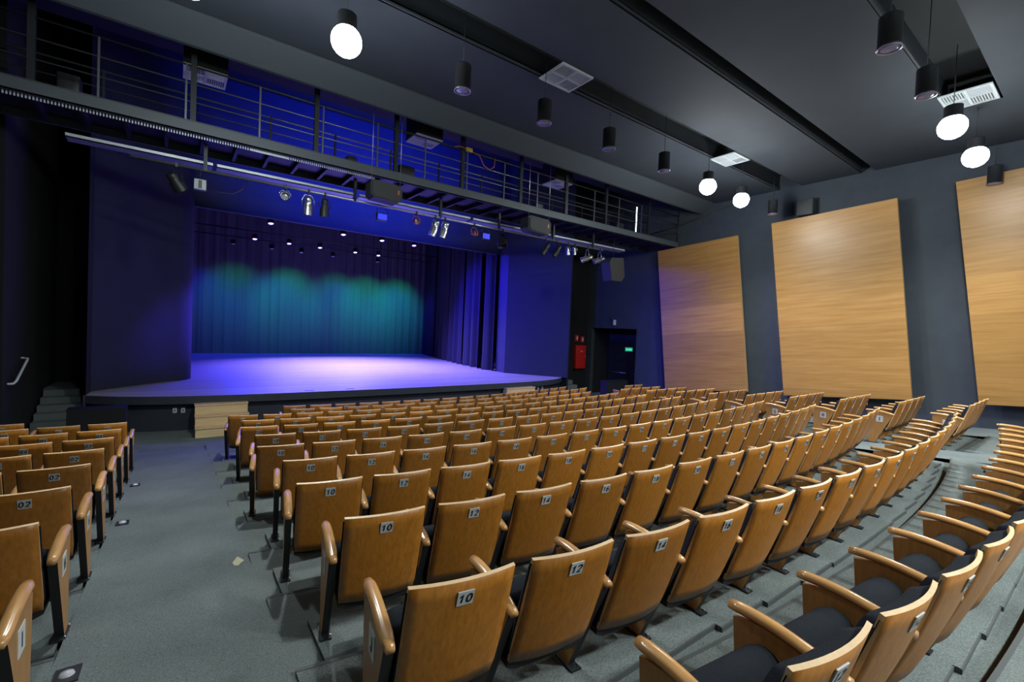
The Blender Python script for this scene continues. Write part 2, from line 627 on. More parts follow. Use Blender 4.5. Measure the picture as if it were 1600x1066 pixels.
def back_pt(u, v, inset=0.0):
    x = (u - .5) * .46
    t = v                                   # 0 bottom, 1 top
    z = .275 + (HB - .275) * t
    y = .19 * (1 - t) - .012 * math.sin(PI * t) - .030 * (1 - (x / .23) ** 2)
    if t < .12:                             # rounded lower corners
        x *= 1 - .035 * (1 - t / .12) ** 2
    return (x, y, z)


N_BACK = Vector((0, .951, .309)).normalized()
mb = MB(); mb.slab(back_pt, 10, 8, .017, M_ply, M_edge, N_BACK)
ME_back = mb.mesh('backrest')


def pad_pt(u, v, top):
    x = (u - .5) * .475
    t = v
    z = .33 + (HB - .018 - .33) * t
    y = .19 * (1 - (z - .275) / (HB - .275)) - .005 - .030 * (1 - (x / .23) ** 2) + .012
    e = max(0, 1 - (abs(2 * u - 1)) ** 6) * max(0, 1 - abs(2 * v - 1) ** 8)
    th = (.07 * (e ** .35)) if top else 0
    p = Vector((x, y, z)) + N_BACK * th
    return p


mb = MB()
mb.grid(lambda u, v: pad_pt(u, v, True), 14, 12, M_fabric)
mb.grid(lambda u, v: pad_pt(1 - u, v, False), 14, 12, M_fabric)
ME_pad = mb.mesh('back_cushion')

# folded seat: squab stands upright between the side panels, its thick rounded edge on top
mb = MB()
sec = []
for k in range(9):                          # rounded head
    a = PI * k / 8
    sec.append((.335 - .085 * math.cos(a), .495 + .088 * math.sin(a)))
sec += [(.417, .40), (.405, .30), (.36, .25), (.29, .255), (.262, .34)]
nsec = len(sec)
rings = [(-.228, .86), (-.218, .96), (-.19, 1.0), (.19, 1.0), (.218, .96), (.228, .86)]
cy_, cz_ = .31, .40
v = []; f = []
for x, s_ in rings:
    for (y, z) in sec: v.append((x, cy_ + (y - cy_) * s_, cz_ + (z - cz_) * s_))
for a in range(len(rings) - 1):
    for i in range(nsec):
        j = (i + 1) % nsec
        f.append((a * nsec + i, a * nsec + j, (a + 1) * nsec + j, (a + 1) * nsec + i))
f.append(tuple(range(nsec))); f.append(tuple(range((len(rings) - 1) * nsec, len(rings) * nsec))[::-1])
mb.poly(v, f, M_fabric, True)
ME_squab = mb.mesh('seat_cushion')
mb = MB()                                   # black shell under the seat, hanging a little below the back
mb.grid(lambda u, v: ((u - .5) * .45, .420 - .03 * (1 - v) ** 2, .225 + .23 * v), 8, 6, M_black)
mb.prism([(-.225, .245), (-.18, .225), (.18, .225), (.225, .245), (.225, .28), (-.225, .28)], .20, .395, 'Y', M_black)
ME_shell = mb.mesh('seat_pan')


def arm_mesh():
    mb = MB()
    path = []
    for k in range(13):
        t = k / 12
        y = .065 + .455 * t
        z = .600 + .055 * math.sin(PI * t * .62) - .012 * t
        wv = .030
        if t < .12: wv = .020 + .010 * (t / .12)
        if t > .92: wv = .030 - .008 * ((t - .92) / .08)
        path.append((y, z, wv))
    prof = [(-1, -.4), (-.92, .25), (-.6, .8), (0, 1.0), (.6, .8), (.92, .25), (1, -.4), (.8, -1), (-.8, -1)]
    n = len(prof); v = []; f = []
    for y, z, wv in path:
        for a, b in prof: v.append((a * wv, y, z + b * .017))
    for k in range(len(path) - 1):
        for i in range(n):
            j = (i + 1) % n
            f.append((k * n + i, k * n + j, (k + 1) * n + j, (k + 1) * n + i))
    f.append(tuple(range(n))[::-1]); f.append(tuple(range((len(path) - 1) * n, len(path) * n)))
    mb.poly(v, f, M_arm, True)
    return mb.mesh('armrest')


ME_arm = arm_mesh()
side_poly = [(.085, .585), (.345, .0), (.45, .0), (.455, .12), (.475, .40), (.492, .605), (.30, .640), (.14, .625)]
side_mats = [M_blackedge, M_blackedge, M_blackedge, M_blackedge, M_blackedge, None, None, None]
mb = MB(); mb.prism(side_poly, -.022, .022, 'X', M_side, side=side_mats)
ME_side = mb.mesh('side_panel')
mb = MB(); mb.box((-.034, .29, .0), (.034, .48, .012), M_steel); mb.cyl((.028, .315, .01), (.028, .315, .022), .006, M_galv, n=8); mb.cyl((.028, .455, .01), (.028, .455, .022), .009, M_galv, n=8)
ME_foot = mb.mesh('foot')

PLATES = {}


def plate_mesh(txt):
    if txt in PLATES: return PLATES[txt]
    mb = MB()
    c = .070 / 2
    # plate stands on the rear face near the top
    zc_, t = HB - .080, (HB - .080 - .275) / (HB - .275)
    yc_ = back_pt(.5, t)[1] - .003
    up = Vector((0, -.309, .951)).normalized(); rt = Vector((1, 0, 0)); nn = rt.cross(up)
    M = Matrix((( rt.x, up.x, nn.x, 0), (rt.y, up.y, nn.y, yc_), (rt.z, up.z, nn.z, zc_), (0, 0, 0, 1)))
    mb.box((-c, -c, -.004), (c, c, .0015), M_plate, M=M)
    v, f = text_mesh(txt, .046)
    mb.poly([(p[0] + .12 * p[1], p[1], .0028) for p in v], f, M_ink, M=M)
    PLATES[txt] = mb.mesh('number_plate')
    return PLATES[txt]


LPL = {}


def letter_plate(txt, side):
    key = (txt, side)
    if key in LPL: return LPL[key]
    mb = MB()
    s_ = side
    rt = Vector((0, -s_ * -1.0, 0)) if False else Vector((0, s_, 0))
    up = Vector((0, 0, 1)); nn = rt.cross(up)       # points to side * x
    M = Matrix(((rt.x, up.x, nn.x, s_ * .0225), (rt.y, up.y, nn.y, .29), (rt.z, up.z, nn.z, .49), (0, 0, 0, 1)))
    mb.box((-.055, -.062, -.001), (.055, .062, .0025), M_whiteplate, M=M)
    v, f = text_mesh(txt, .078)
    mb.poly([(p[0], p[1], .004) for p in v], f, M_ink, M=M)
    LPL[key] = mb.mesh('letter_plate')
    return LPL[key]


def child(name, me, parent, loc=(0, 0, 0)):
    o = bpy.data.objects.new(name, me)
    C.objects.link(o)
    o.parent = parent
    if loc != (0, 0, 0): o.location = loc
    return o


ORD = ['', 'first', 'second', 'third', 'fourth', 'fifth', 'sixth', 'seventh', 'eighth', 'ninth', 'tenth', 'eleventh', 'twelfth',
       'thirteenth', 'fourteenth', 'fifteenth', 'sixteenth', 'seventeenth', 'eighteenth']
LETTER = {0: 'K', 1: 'J', 2: 'I', 3: 'H', 4: 'G', 5: 'F', 6: 'E', 7: 'D', 8: 'C', 9: 'B', 10: 'A'}


def add_panel(t, dx, lp=None):
    sp_ = child('side_panel', ME_side, t, (dx, 0, 0))
    child('foot', ME_foot, sp_)
    if lp: child('letter_plate', lp, sp_)
    child('armrest', ME_arm, t, (dx, 0, 0))


def seat(x, y, z, rz, num, label, group, left=None, right=None, end=False):
    t = thing('theatre_seat', label, 'theatre seat', (x, y, z), rz, group)
    child('backrest', ME_back, t)
    child('number_plate', plate_mesh(num), t)
    child('back_cushion', ME_pad, t)
    child('seat_cushion', ME_squab, t)
    child('seat_pan', ME_shell, t)
    add_panel(t, -SW / 2, left)
    if end: add_panel(t, SW / 2, right)
    return t


pad = MB()


def seat_pad(x, y, z):
    pad.box((x - .274, y + .18, z - .05), (x + .274, y + .60, z), M_carpet)
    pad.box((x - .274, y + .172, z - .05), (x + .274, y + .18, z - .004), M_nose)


# centre block
for i in range(0, 12):
    r = R1 - PC * (i - 1)
    if i >= 10: x0 = 1.90 + .03 * (i - 10); n = 17
    else: x0 = (.795, .685, .735, .685, .765, .685, .79, .735, .85, .74)[i]; n = 17
    s0 = r * math.asin((x0 - CX) / r)
    z = hrow(i)
    for k in range(n):
        a = (s0 + SW / 2 + SW * k) / r
        x, y = CX + r * math.sin(a), CY - r * math.cos(a)
        if i == 0 and k < 1: continue       # below the frame
        num = str((10 if i < 10 else 14) + 2 * k)
        rowname = 'row nearest the camera' if i == 0 else ('%s row from camera' % ORD[i + 1])
        pos = ORD[k + 1]
        lab = 'folded wooden seat number %s, %s from left in the %s, centre block' % (num, pos, rowname)
        L_ = letter_plate(LETTER[i], -1) if (k == 0 and i in LETTER) else None
        seat(x, y, z, a, num, lab, 'folded seats of the centre block', L_, None, end=(k == n - 1))
        seat_pad(x, y, z)
# left block (numbers 02, 04, ... counted from the aisle)
for i in range(2, 11):
    y = yrow(i, .65); xr = -.545 if i < 10 else -1.87
    z = hrow(i); n = 4 if i < 10 else 3
    for k in range(n):
        x = xr - SW / 2 - SW * k
        num = '%02d' % (2 + 2 * k)
        lab = 'dim folded wooden seat %s, %s from the aisle, %s row from camera, left block' % (num, ORD[k + 1], ORD[i - 1])
        t = seat(x, y, z, 0, num, lab, 'folded seats of the left block', None, None, end=False)
        if k == 0:
            add_panel(t, SW / 2, letter_plate(LETTER[i], 1))
        seat_pad(x, y, z)
# right block, beyond the right aisle, letters G, H, I on its end panels
for i in range(1, 11):
    y = yrow(i, 10.05) + (.03 if i < 10 else .2); xl = 11.33 if i < 10 else 12.95
    z = hrow(i); n = 4 if i < 10 else 2
    for k in range(n):
        x = xl + SW / 2 + SW * k
        num = str(46 + 2 * k)
        lab = 'wooden seat %s from right aisle, %s row from camera, block along right wall' % (ORD[k + 1], ORD[i])
        seat(x, y + .015 * k, z, .03, num, lab, 'folded seats of the right block', letter_plate(LETTER[i], -1) if k == 0 else None, None, end=(k == n - 1))
        seat_pad(x, y, z)
fb.v, fb.f, fb.m, fb.sm  # floor and pads become one structure
n0 = len(fb.v)
remap = [fb.mi(m) for m in pad.mats]
fb.v += pad.v; fb.f += [[n0 + a for a in f] for f in pad.f]; fb.m += [remap[k] for k in pad.m]; fb.sm += pad.sm
fb.build('floor', kind='structure')

# ================================================================== shell
def struct(name, mb): return mb.build(name, kind='structure')


# ceiling over the audience: boards between three dark slots
sl1, sl2, sl3 = (6.18, 6.83), (4.33, 4.66), (1.62, 2.38)
cb = MB()
def board(y0, y1, x0=XL - .4, x1=XW + .2): cb.box((x0, y0, CEIL), (x1, y1, CEIL + .10), M_ceil)
board(YB, sl3[0]); board(sl3[1], sl2[0]); board(sl2[1], sl1[0]); board(sl1[1], 8.9)
board(sl3[0], sl3[1], 12.55)
# slot sides and backs
for a, b in (sl1, sl2, sl3):
    x1 = 12.55 if (a, b) == sl3 else XW + .2
    d = .45 if b - a > .2 else .12
    cb.box((XL - .4, a - .001, CEIL + .10), (x1, a + .0, CEIL + d), M_slot)
    cb.box((XL - .4, b, CEIL + .001), (x1, b + .004, CEIL + d), M_slotside)
    cb.box((XL - .4, a, CEIL + d), (x1, b, CEIL + d + .02), M_slot)
    if (a, b) != (8.96, 9.08):
        cb.box((XL - .4, b - .035, CEIL + .02), (x1, b, CEIL + .05), M_slotside)
cb.box((12.55, sl3[0], CEIL), (12.56, sl3[1], CEIL + .45), M_slotside)
# edge above the catwalk and the higher black roof behind it
cb.prism([(9.0, CEIL), (9.45, CEIL - .29), (9.53, CEIL - .29), (9.53, CEIL + .9), (9.45, CEIL + .9), (9.42, CEIL + .1), (9.0, CEIL + .1)], XL - .4, XW + .2, 'X', mat('bulkhead_paint', (0.045, 0.055, 0.066), .8))
cb.box((XL - .4, 8.9, CEIL + .08), (XW + .2, 9.0, CEIL + .1), M_slot)
cb.box((XL - .4, 9.5, CEIL + .8), (XW + .2, 12.2, CEIL + .9), M_slot)
cb.box((XL - .4, 12.2, CEIL + .8), (XW + .2, 12.3, TOP), M_slot)
cb.box((XL - .4, 12.2, TOP), (XW + .2, 30.5, TOP + .1), M_slot)
struct('ceiling', cb)

wb = MB()                                    # right wall with the exit recess (y 12.15 .. 14.68)
def rwall(y0, y1, z0, z1): wb.box((XW, y0, z0), (XW + .2, y1, z1), M_wall)
rwall(YB, 12.15, -.6, TOP); rwall(12.15, 14.68, ZE + .25, TOP); rwall(14.68, 17, -.1, TOP)
wb.box((XW + .2, 12.05, ZE + .25), (XW + 1.3, 14.8, ZE + .35), M_wallblack)
wb.box((XW + .2, 12.05, 0), (XW + 1.3, 12.15, ZE + .3), M_wall)
wb.box((XW + .2, 14.68, 0), (XW + 1.3, 14.78, ZE + .3), M_wallblack)
wb.box((XW + 1.2, 12.1, 0), (XW + 1.3, 14.7, ZE + .3), M_prosc)
struct('wall_right', wb)
wb = MB(); wb.box((XL - .2, YB, -.6), (XL, 17, TOP), M_wallblack); struct('wall_left', wb)
wb = MB(); wb.box((XL - .2, YB - .2, -.6), (XW + .2, YB, CEIL + 1), M_wall); struct('wall_rear', wb)
wb = MB(); wb.box((13.1, 14.95, 0), (XW + .2, 15.1, TOP), M_wallblack); struct('wall_front_right', wb)
wb = MB(); wb.box((XL - .2, 17.0, 0), (-1.55, 17.2, TOP), M_wallblack); wb.box((XL, 12.3, 0), (-2.55, 17, TOP), M_wallblack); struct('wall_front_left', wb)

# stage: convex front edge, overhanging lip, dark riser
ST = ZE - 1.9
def lip_y(x):
    t = (x - 5.75) / 7.4
    return 13.02 + .35 * t ** 2 + .75 * t ** 8
xs = [-1.62 + (13.25 + 1.62) * k / 48 for k in range(49)]
sb = MB()
v = []; f = []
for x in xs: v += [(x, lip_y(x), ST), (x, 30, ST)]
for k in range(48): f.append((2 * k, 2 * k + 2, 2 * k + 3, 2 * k + 1))
sb.poly(v, f, M_stagefloor)
for dz0, dz1, off, m in ((0, -.19, 0, M_stageedge), (-.19, -.85, .16, M_riser)):
    v = []; f = []
    for x in xs: v += [(x, lip_y(x) + off, ST + dz0), (x, lip_y(x) + off, ST + dz1)]
    for k in range(48): f.append((2 * k + 1, 2 * k + 3, 2 * k + 2, 2 * k))
    sb.poly(v, f, m, True)
v = []; f = []
for x in xs: v += [(x, lip_y(x), ST - .19), (x, lip_y(x) + .2, ST - .19)]
for k in range(48): f.append((2 * k + 1, 2 * k + 3, 2 * k + 2, 2 * k))
sb.poly(v, f, M_stageedge)
sb.box((13.25, 13.9, 0), (13.3, 15.0, ST), M_stageedge); sb.box((-1.66, 14.1, 0), (-1.62, 17.0, ST), M_stageedge)
sb.box((XL, 15.6, ST - .02), (-1.62, 17.0, ST), M_carpet)
struct('floor_stage', sb)

# splayed proscenium walls, header, wings
pb = MB()
def wall_strip(pts, z0, z1, m, mbx):
    v = []; f = []
    for x, y in pts: v += [(x, y, z0), (x, y, z1)]
    for k in range(len(pts) - 1): f.append((2 * k, 2 * k + 2, 2 * k + 3, 2 * k + 1))
    mbx.poly(v, f, m, True)
wall_strip([(13.18, 13.85), (12.6, 14.75), (12.05, 15.6), (11.66, 16.25)], ST, TOP, M_prosc, pb)
wall_strip([(11.66, 16.25), (11.70, 17.0), (15, 17.0)], ST, TOP, M_prosc, pb)
wall_strip([(13.26, 13.87), (13.26, 15.1)], 0, TOP, M_wallblack, pb)
wall_strip([(13.18, 13.85), (13.26, 13.87)], 0, TOP, M_prosc, pb)
struct('wall_stage_right', pb)
pb = MB()
wall_strip([(-1.62, 14.15), (-1.60, 14.75)], ST, TOP, M_wallblack, pb)
wall_strip([(.42, 17.4), (.40, 17.0), (.28, 16.72), (.05, 16.52), (-.25, 16.35), (-.9, 15.6), (-1.60, 14.75)], ST, TOP, M_prosc, pb)
wall_strip([(-3.5, 17.4), (.42, 17.4)], ST, TOP, M_prosc, pb)
struct('wall_stage_left', pb)
pb = MB()
pb.box((-3, 17.0, ZE + 3.36), (15.2, 17.2, TOP), M_prosc)
struct('wall_proscenium', pb)
pb = MB(); pb.box((-3, 29.6, 0), (18, 29.7, TOP), M_wallblack); pb.box((-3.1, 17.2, 0), (-3, 29.6, TOP), M_wallblack); pb.box((18, 17.2, 0), (18.1, 29.6, TOP), M_wallblack); pb.box((13.3, 17.2, ST - .1), (18, 29.6, ST), M_stagefloor); pb.box((-3.0, 17.4, ST - .1), (-1.62, 29.6, ST), M_stagefloor)
struct('wall_stage_back', pb)

# backdrop with green glow, side drapes, borders
def drape(pts, z0, z1, amp, wl, m, th=.03, n=None):
    """a hanging curtain along the polyline pts with folds"""
    mb = MB()
    segs = []
    tot = 0
    P = [Vector((a, b, 0)) for a, b in pts]
    for a, b in zip(P[:-1], P[1:]): tot += (b - a).length
    n = n or int(tot / wl * 12)
    def at(s_):
        s_ *= tot
        for a, b in zip(P[:-1], P[1:]):
            l = (b - a).length
            if s_ <= l + 1e-6: return a.lerp(b, s_ / l), (b - a).normalized()
            s_ -= l
        return P[-1], (P[-1] - P[-2]).normalized()
    def fn(u, v):
        p, d = at(u)
        nrm = Vector((d.y, -d.x, 0))
        ph = u * tot / wl * 2 * PI
        a_ = amp * (1 - .35 * v) * (math.sin(ph + .6 * math.sin(ph * .37)) + .35 * math.sin(ph * 2.3 + 1))
        q = p + nrm * a_
        return (q.x, q.y, z0 + (z1 - z0) * v)
    mb.grid(fn, n, 6, m)
    return mb


t = drape([(-2.9, 28.9), (17.5, 28.9)], ST + .005, TOP - 1.3, .05, .55, M_velvet)
tag(t.build('backdrop_curtain'), 'wide pleated backdrop curtain glowing green at the rear of the stage', 'curtain')
legs = [([(13.6, 28.4), (13.1, 25.9)], 'dark blue stage drape hanging farthest back on the right'),
        ([(13.0, 25.4), (12.5, 23.2)], 'dark blue stage drape, second from the back on the right'),
        ([(12.42, 22.7), (12.0, 20.6)], 'dark blue stage drape in the middle of the right wing'),
        ([(11.95, 20.2), (11.72, 18.3)], 'blue lit stage drape just behind the front drape on the right'),
        ([(11.62, 17.9), (11.62, 17.05)], 'narrow bright blue drape beside the right proscenium wall')]
for p, lab in legs:
    tag(drape(p, ST + .005, TOP - 1.5, .15, .85, M_leg).build('stage_drape'), lab, 'curtain', 'side drapes')
for k, p in enumerate([[(-1.9, 28.3), (-1.6, 25.9)], [(-1.3, 25.4), (-.9, 23.2)], [(-.7, 22.7), (-.3, 20.6)]]):
    tag(drape(p, ST + .005, TOP - 1.5, .13, .7, M_leg).build('stage_drape'), 'stage drape hidden in the left wing, %s from the back' % ORD[k + 1], 'curtain', 'side drapes')
for k, (y, zb) in enumerate(((18.6, 4.35), (22.8, 4.85))):
    tag(drape([(-2.5, y), (11.4 if y < 20 else 12.0, y)], ZE + zb, TOP - .6, .04, .6, M_leg).build('border_curtain'), '%s short black border curtain above the stage' % ('front' if k == 0 else 'rear'), 'curtain', 'border curtains')

# ================================================================== acoustic panels on the right wall
PX = 15.08
def apanel(tl, bl, br, tr, label):
    mb = MB()
    p = [(PX, a, ZE + b) for a, b in (tl, bl, br, tr)]
    q = [(PX + .09, a, b) for _, a, b in p]
    mb.poly(p + q, [(0, 1, 2, 3)], M_panel)
    mb.poly(p + q, [(7, 6, 5, 4), (0, 4, 5, 1), (1, 5, 6, 2), (2, 6, 7, 3), (3, 7, 4, 0)], M_panel_edge)
    o = thing('acoustic_panel', label, 'wall panel', (0, 0, 0), 0, 'wooden panels on the right wall')
    mb.build('veneer_board', o)
    fr = MB()
    for u in (.18, .82):
        ya = tl[0] + (tr[0] - tl[0]) * u; yb_ = bl[0] + (br[0] - bl[0]) * u
        za = tl[1] + (tr[1] - tl[1]) * u - .3; zb = bl[1] + (br[1] - bl[1]) * u + .3
        fr.cyl((PX + .2, ya, ZE + za), (PX + .2, yb_, ZE + zb), .04, M_steel, n=6)
        for s_ in (.05, .5, .95):
            yy = ya + (yb_ - ya) * s_; zz = ZE + za + (zb - za) * s_
            fr.cyl((PX + .08, yy, zz), (XW - .003, yy, zz), .03, M_steel, n=6)
    fr.build('wall_bracket', o)
    return o
apanel((11.07, 3.30), (10.43, -2.02), (7.34, -1.70), (7.95, 3.48), 'tall tilted veneer wall panel nearest the stage, crossed by the catwalk shadow')
apanel((6.87, 3.70), (6.23, -1.66), (3.21, -1.36), (3.76, 3.86), 'tall tilted veneer panel in the middle of the right wall')
apanel((2.65, 4.01), (2.01, -1.28), (-1.1, -1.02), (-.46, 4.19), 'tall veneer wall panel cut by the right edge of the picture')

# ================================================================== ceiling vents
def vent(x0, y0, x1, y1, z, label):
    t = thing('ceiling_vent', label, 'ceiling vent', ((x0 + x1) / 2, (y0 + y1) / 2, z), 0, 'square ceiling vents')
    a, b = (x1 - x0) / 2, (y1 - y0) / 2
    mb = MB()
    for s_ in (-1, 1):
        mb.box((s_ * a - .02, -b - .02, -.03), (s_ * a + .02, b + .02, 0), M_vent)
        mb.box((-a + .02, s_ * b - .02, -.03), (a - .02, s_ * b + .02, 0), M_vent)
    mb.box((-.02, -b + .02, -.028), (.02, b - .02, -.002), M_vent); mb.box((-a + .02, -.02, -.026), (a - .02, .02, -.004), M_vent)
    mb.build('frame', t)
    for qx, qy, along in ((-1, -1, 0), (1, -1, 1), (1, 1, 0), (-1, 1, 1)):
        g = MB()
        x_0, x_1 = sorted((qx * .02, qx * (a - .02))); y_0, y_1 = sorted((qy * .02, qy * (b - .02)))
        g.box((x_0, y_0, -.002), (x_1, y_1, .006), M_ventdark)
        for k in range(8):
            if along:
                y = y_0 + (y_1 - y_0) * (k + .5) / 8
                g.box((x_0, y - .012, -.02), (x_1, y + .004, -.010), M_vent)
            else:
                x = x_0 + (x_1 - x_0) * (k + .5) / 8
                g.box((x - .012, y_0, -.02), (x + .004, y_1, -.010), M_vent)
        g.build('louvre', t)
vent(5.47, 6.20, 6.20, 6.83, CEIL, 'square four way ceiling vent in the dark slot at top centre')
vent(11.45, 6.22, 12.18, 6.84, CEIL, 'square ceiling vent above the two lit pendant lamps at right')
vent(11.69, 1.67, 12.45, 2.37, CEIL, 'square ceiling vent at top right, at the end of its slot')
for (cx_, cy2), lab in (((.4, 11.5), 'pale ceiling vent behind the catwalk rails at upper left'), ((5.25, 11.4), 'violet lit ceiling vent above the middle of the catwalk'), ((10.2, 11.6), 'small ceiling vent behind the right end of the catwalk rails')):
    vent(cx_ - .35, cy2 - .33, cx_ + .35, cy2 + .33, CEIL + .15, lab)
    d = MB(); d.box((cx_ - .37, cy2 - .35, CEIL + .16), (cx_ + .37, cy2 + .35, CEIL + .8), M_slot)
    tag(d.build('vent_duct'), 'black duct box hanging above the ' + lab.split('ceiling ')[1], 'duct', 'vent ducts')

# ================================================================== pendant lamps
def pendant(x, y, zb, lit, label, watts=HOUSE_W, tilt=0):
    t = thing('pendant_lamp', label, 'pendant lamp', (x, y, zb), 0, 'cylinder pendant lamps')
    mb = MB()
    mb.lathe([(.0, .42), (.05, .42), (.125, .405), (.128, .39), (.128, .03), (.135, .028), (.135, .0), (.118, .0), (.112, .06), (.06, .13)], M_lampblack)
    mb.build('lamp_body', t)
    r = MB(); r.lathe([(.134, .002), (.138, -.004), (.118, -.004), (.116, .004)], M_rim); r.build('rim', t)
    g = MB()
    if lit:
        g.lathe([(.20 * math.sin(PI * k / 12), .05 - .20 * math.cos(PI * k / 12)) for k in range(13)], M_glare)  # globe made oversized to shape the glare around a lit lamp
    else:
        g.lathe([(.0, -.012), (.07, -.008), (.116, .004), (.116, .012), (.0, .02)], M_glassoff)
    g.build('lens', t)
    c = MB(); c.cyl((0, 0, .41), (0, 0, CEIL + .44 - zb), .006, M_lampblack, n=6); c.cyl((0, 0, .41), (0, 0, .45), .02, M_lampblack, n=10); c.build('cable', t)
    if lit:
        spot('house_spot', (x, y, zb - .24), (x, y, 0), watts, WHITE, 150, .9, .10)
        l = bpy.data.lights.new('ceiling_fill', 'POINT'); l.energy = CEIL_FILL * (.18 if y < 3 else 1); l.color = WHITE; l.shadow_soft_size = .08  # added fill light, brightens the ceiling around the lamp
        o = bpy.data.objects.new('ceiling_fill', l); C.objects.link(o); o.location = (x, y, zb - .26)


Z1 = ZE + 3.78
P1x = [1.80, 3.62, 5.33, 7.07, 8.93, 10.77, 12.44, 14.30]
P1l = ['lit pendant lamp glaring at upper left, above the catwalk', 'unlit black pendant lamp at top centre, left of the square vent', 'unlit black pendant lamp hanging just below the square vent',
       'unlit pendant lamp, fourth from the left along the front slot', 'unlit pendant lamp just left of the two lit ones', 'lit pendant lamp, left one of the pair near the first wooden panel',
       'lit pendant lamp, right one of the pair near the first wooden panel', 'unlit pendant lamp close to the right wall between two wooden panels']
for k, x in enumerate(P1x): pendant(x, 6.50, Z1, k in (0, 5, 6), P1l[k])
pendant(.05, 6.50, Z1, True, 'lit pendant lamp just above the top edge at far left', 150)
Z2 = ZE + 3.78
P2x = [7.25, 9.02, 10.76, 12.75, 14.95]
P2l = ['big unlit pendant lamp at the top edge right of centre', 'big unlit pendant lamp left of the top right vent', 'lit pendant lamp under the top right vent', 'lit pendant lamp above the right hand wooden panel', 'unlit pendant lamp hanging in front of the right hand wooden panel']
for k, x in enumerate(P2x): pendant(x, 1.98, Z2, k in (2, 3), P2l[k])
# house lamps over the rear seats, behind the camera
for k, (x, y) in enumerate([(x, y) for y in (-2.6, -6.4) for x in (3.9, 5.9, 7.9, 10.4)]):
    pendant(x, y, Z2, True, 'lit pendant lamp over the rear seats behind the camera, %s of eight' % ORD[k + 1], HOUSE_W * 1.45)

# ================================================================== catwalk
cw = thing('catwalk', 'long dark steel lighting catwalk with rails in front of the stage', 'catwalk', (0, 0, 0))
YF, YR = 10.40, 11.85
CZ = ZE + 3.40
mb = MB()
mb.box((XL, YF, CZ), (XW, YF + .05, CZ + .20), M_fascia); mb.box((XL, YF, CZ), (XW, YF + .11, CZ + .012), M_fascia); mb.box((XL, YF - .02, CZ + .19), (XW, YF + .1, CZ + .2), M_fascia)
mb.box((XL, YR - .05, CZ), (XW, YR, CZ + .20), M_fascia)
mb.build('edge_beam', cw)
mb = MB(); mb.box((XL, YF + .05, CZ + .14), (XW, YR - .05, CZ + .17), M_steel)
for k in range(34): mb.box((XL + .3 + k * .58, YF + .05, CZ + .02), (XL + .36 + k * .58, YR - .05, CZ + .14), M_steel)
mb.build('deck', cw)
mb = MB()
for k in range(120):                                  # perforated kick grating hanging under the front beam
    x = -3.2 + k * .042
    mb.box((x, YF + .14, CZ - .05), (x + .02, YF + .16, CZ + .01), M_tray)
for k in range(60):
    x = 2.6 + k * .042 - 1.45
    mb.box((x, YF + .14, CZ - .05), (x + .02, YF + .16, CZ + .01), M_tray)
mb.build('slotted_grating', cw)
for z in (4.60, 4.28, 3.95):
    mb = MB(); mb.cyl((XL, YF + .03, ZE + z), (XW, YF + .03, ZE + z), .020 if z > 4.5 else .014, M_rail if z < 4.5 else M_steel, n=8); mb.build('front_rail', cw)
for z in (4.60, 4.28, 3.95):
    mb = MB(); mb.cyl((XL, YR - .03, ZE + z), (XW, YR - .03, ZE + z), .020 if z > 4.5 else .014, M_rail, n=8); mb.build('rear_rail', cw)
for x in (-1.9, .19, 2.33, 4.10, 5.90, 7.80, 9.55, 11.35, 13.60):
    mb = MB(); mb.box((x - .045, YF, CZ + .2), (x + .045, YF + .09, CEIL + (.8 if x < 5 else .8)), M_steel); mb.build('hanger_post', cw)
for k in range(13):
    x = -2.6 + k * 1.42
    mb = MB(); mb.box((x - .02, YR - .06, CZ + .15), (x + .02, YR - .02, ZE + 4.62), M_steel); mb.build('rail_post', cw)
for k in range(14):
    x = -2.3 + k * 1.19
    mb = MB(); mb.box((x - .015, YF + .01, CZ + .2), (x + .015, YF + .04, ZE + 4.60), M_rail); mb.build('rail_post', cw)
# lower lamp pipe with its pale tray, hung from the catwalk
lp = thing('lighting_pipe', 'long steel lamp pipe with pale flat cable tray under the catwalk', 'pipe', (0, 0, 0))
mb = MB(); mb.cyl((-.72, 11.0, ZE + 2.90), (11.9, 11.0, ZE + 2.90), .028, M_galv, n=12); mb.build('pipe', lp)
mb = MB()
for x0, x1 in ((-1.6, .55), (.62, 3.4), (3.5, 6.6), (6.7, 9.6), (9.7, 13.2)):
    mb.box((x0, 11.12, ZE + 3.04), (x1, 11.42, ZE + 3.06), M_tray); mb.box((x0, 11.12, ZE + 3.04), (x1, 11.13, ZE + 3.11), M_tray)
mb.build('cable_tray', lp)
for x in (.42, 3.35, 5.6, 7.5, 9.6, 11.4):
    mb = MB(); mb.box((x - .03, 10.97, ZE + 2.88), (x + .03, 11.03, CZ + .02), M_steel); mb.build('hanger', lp)


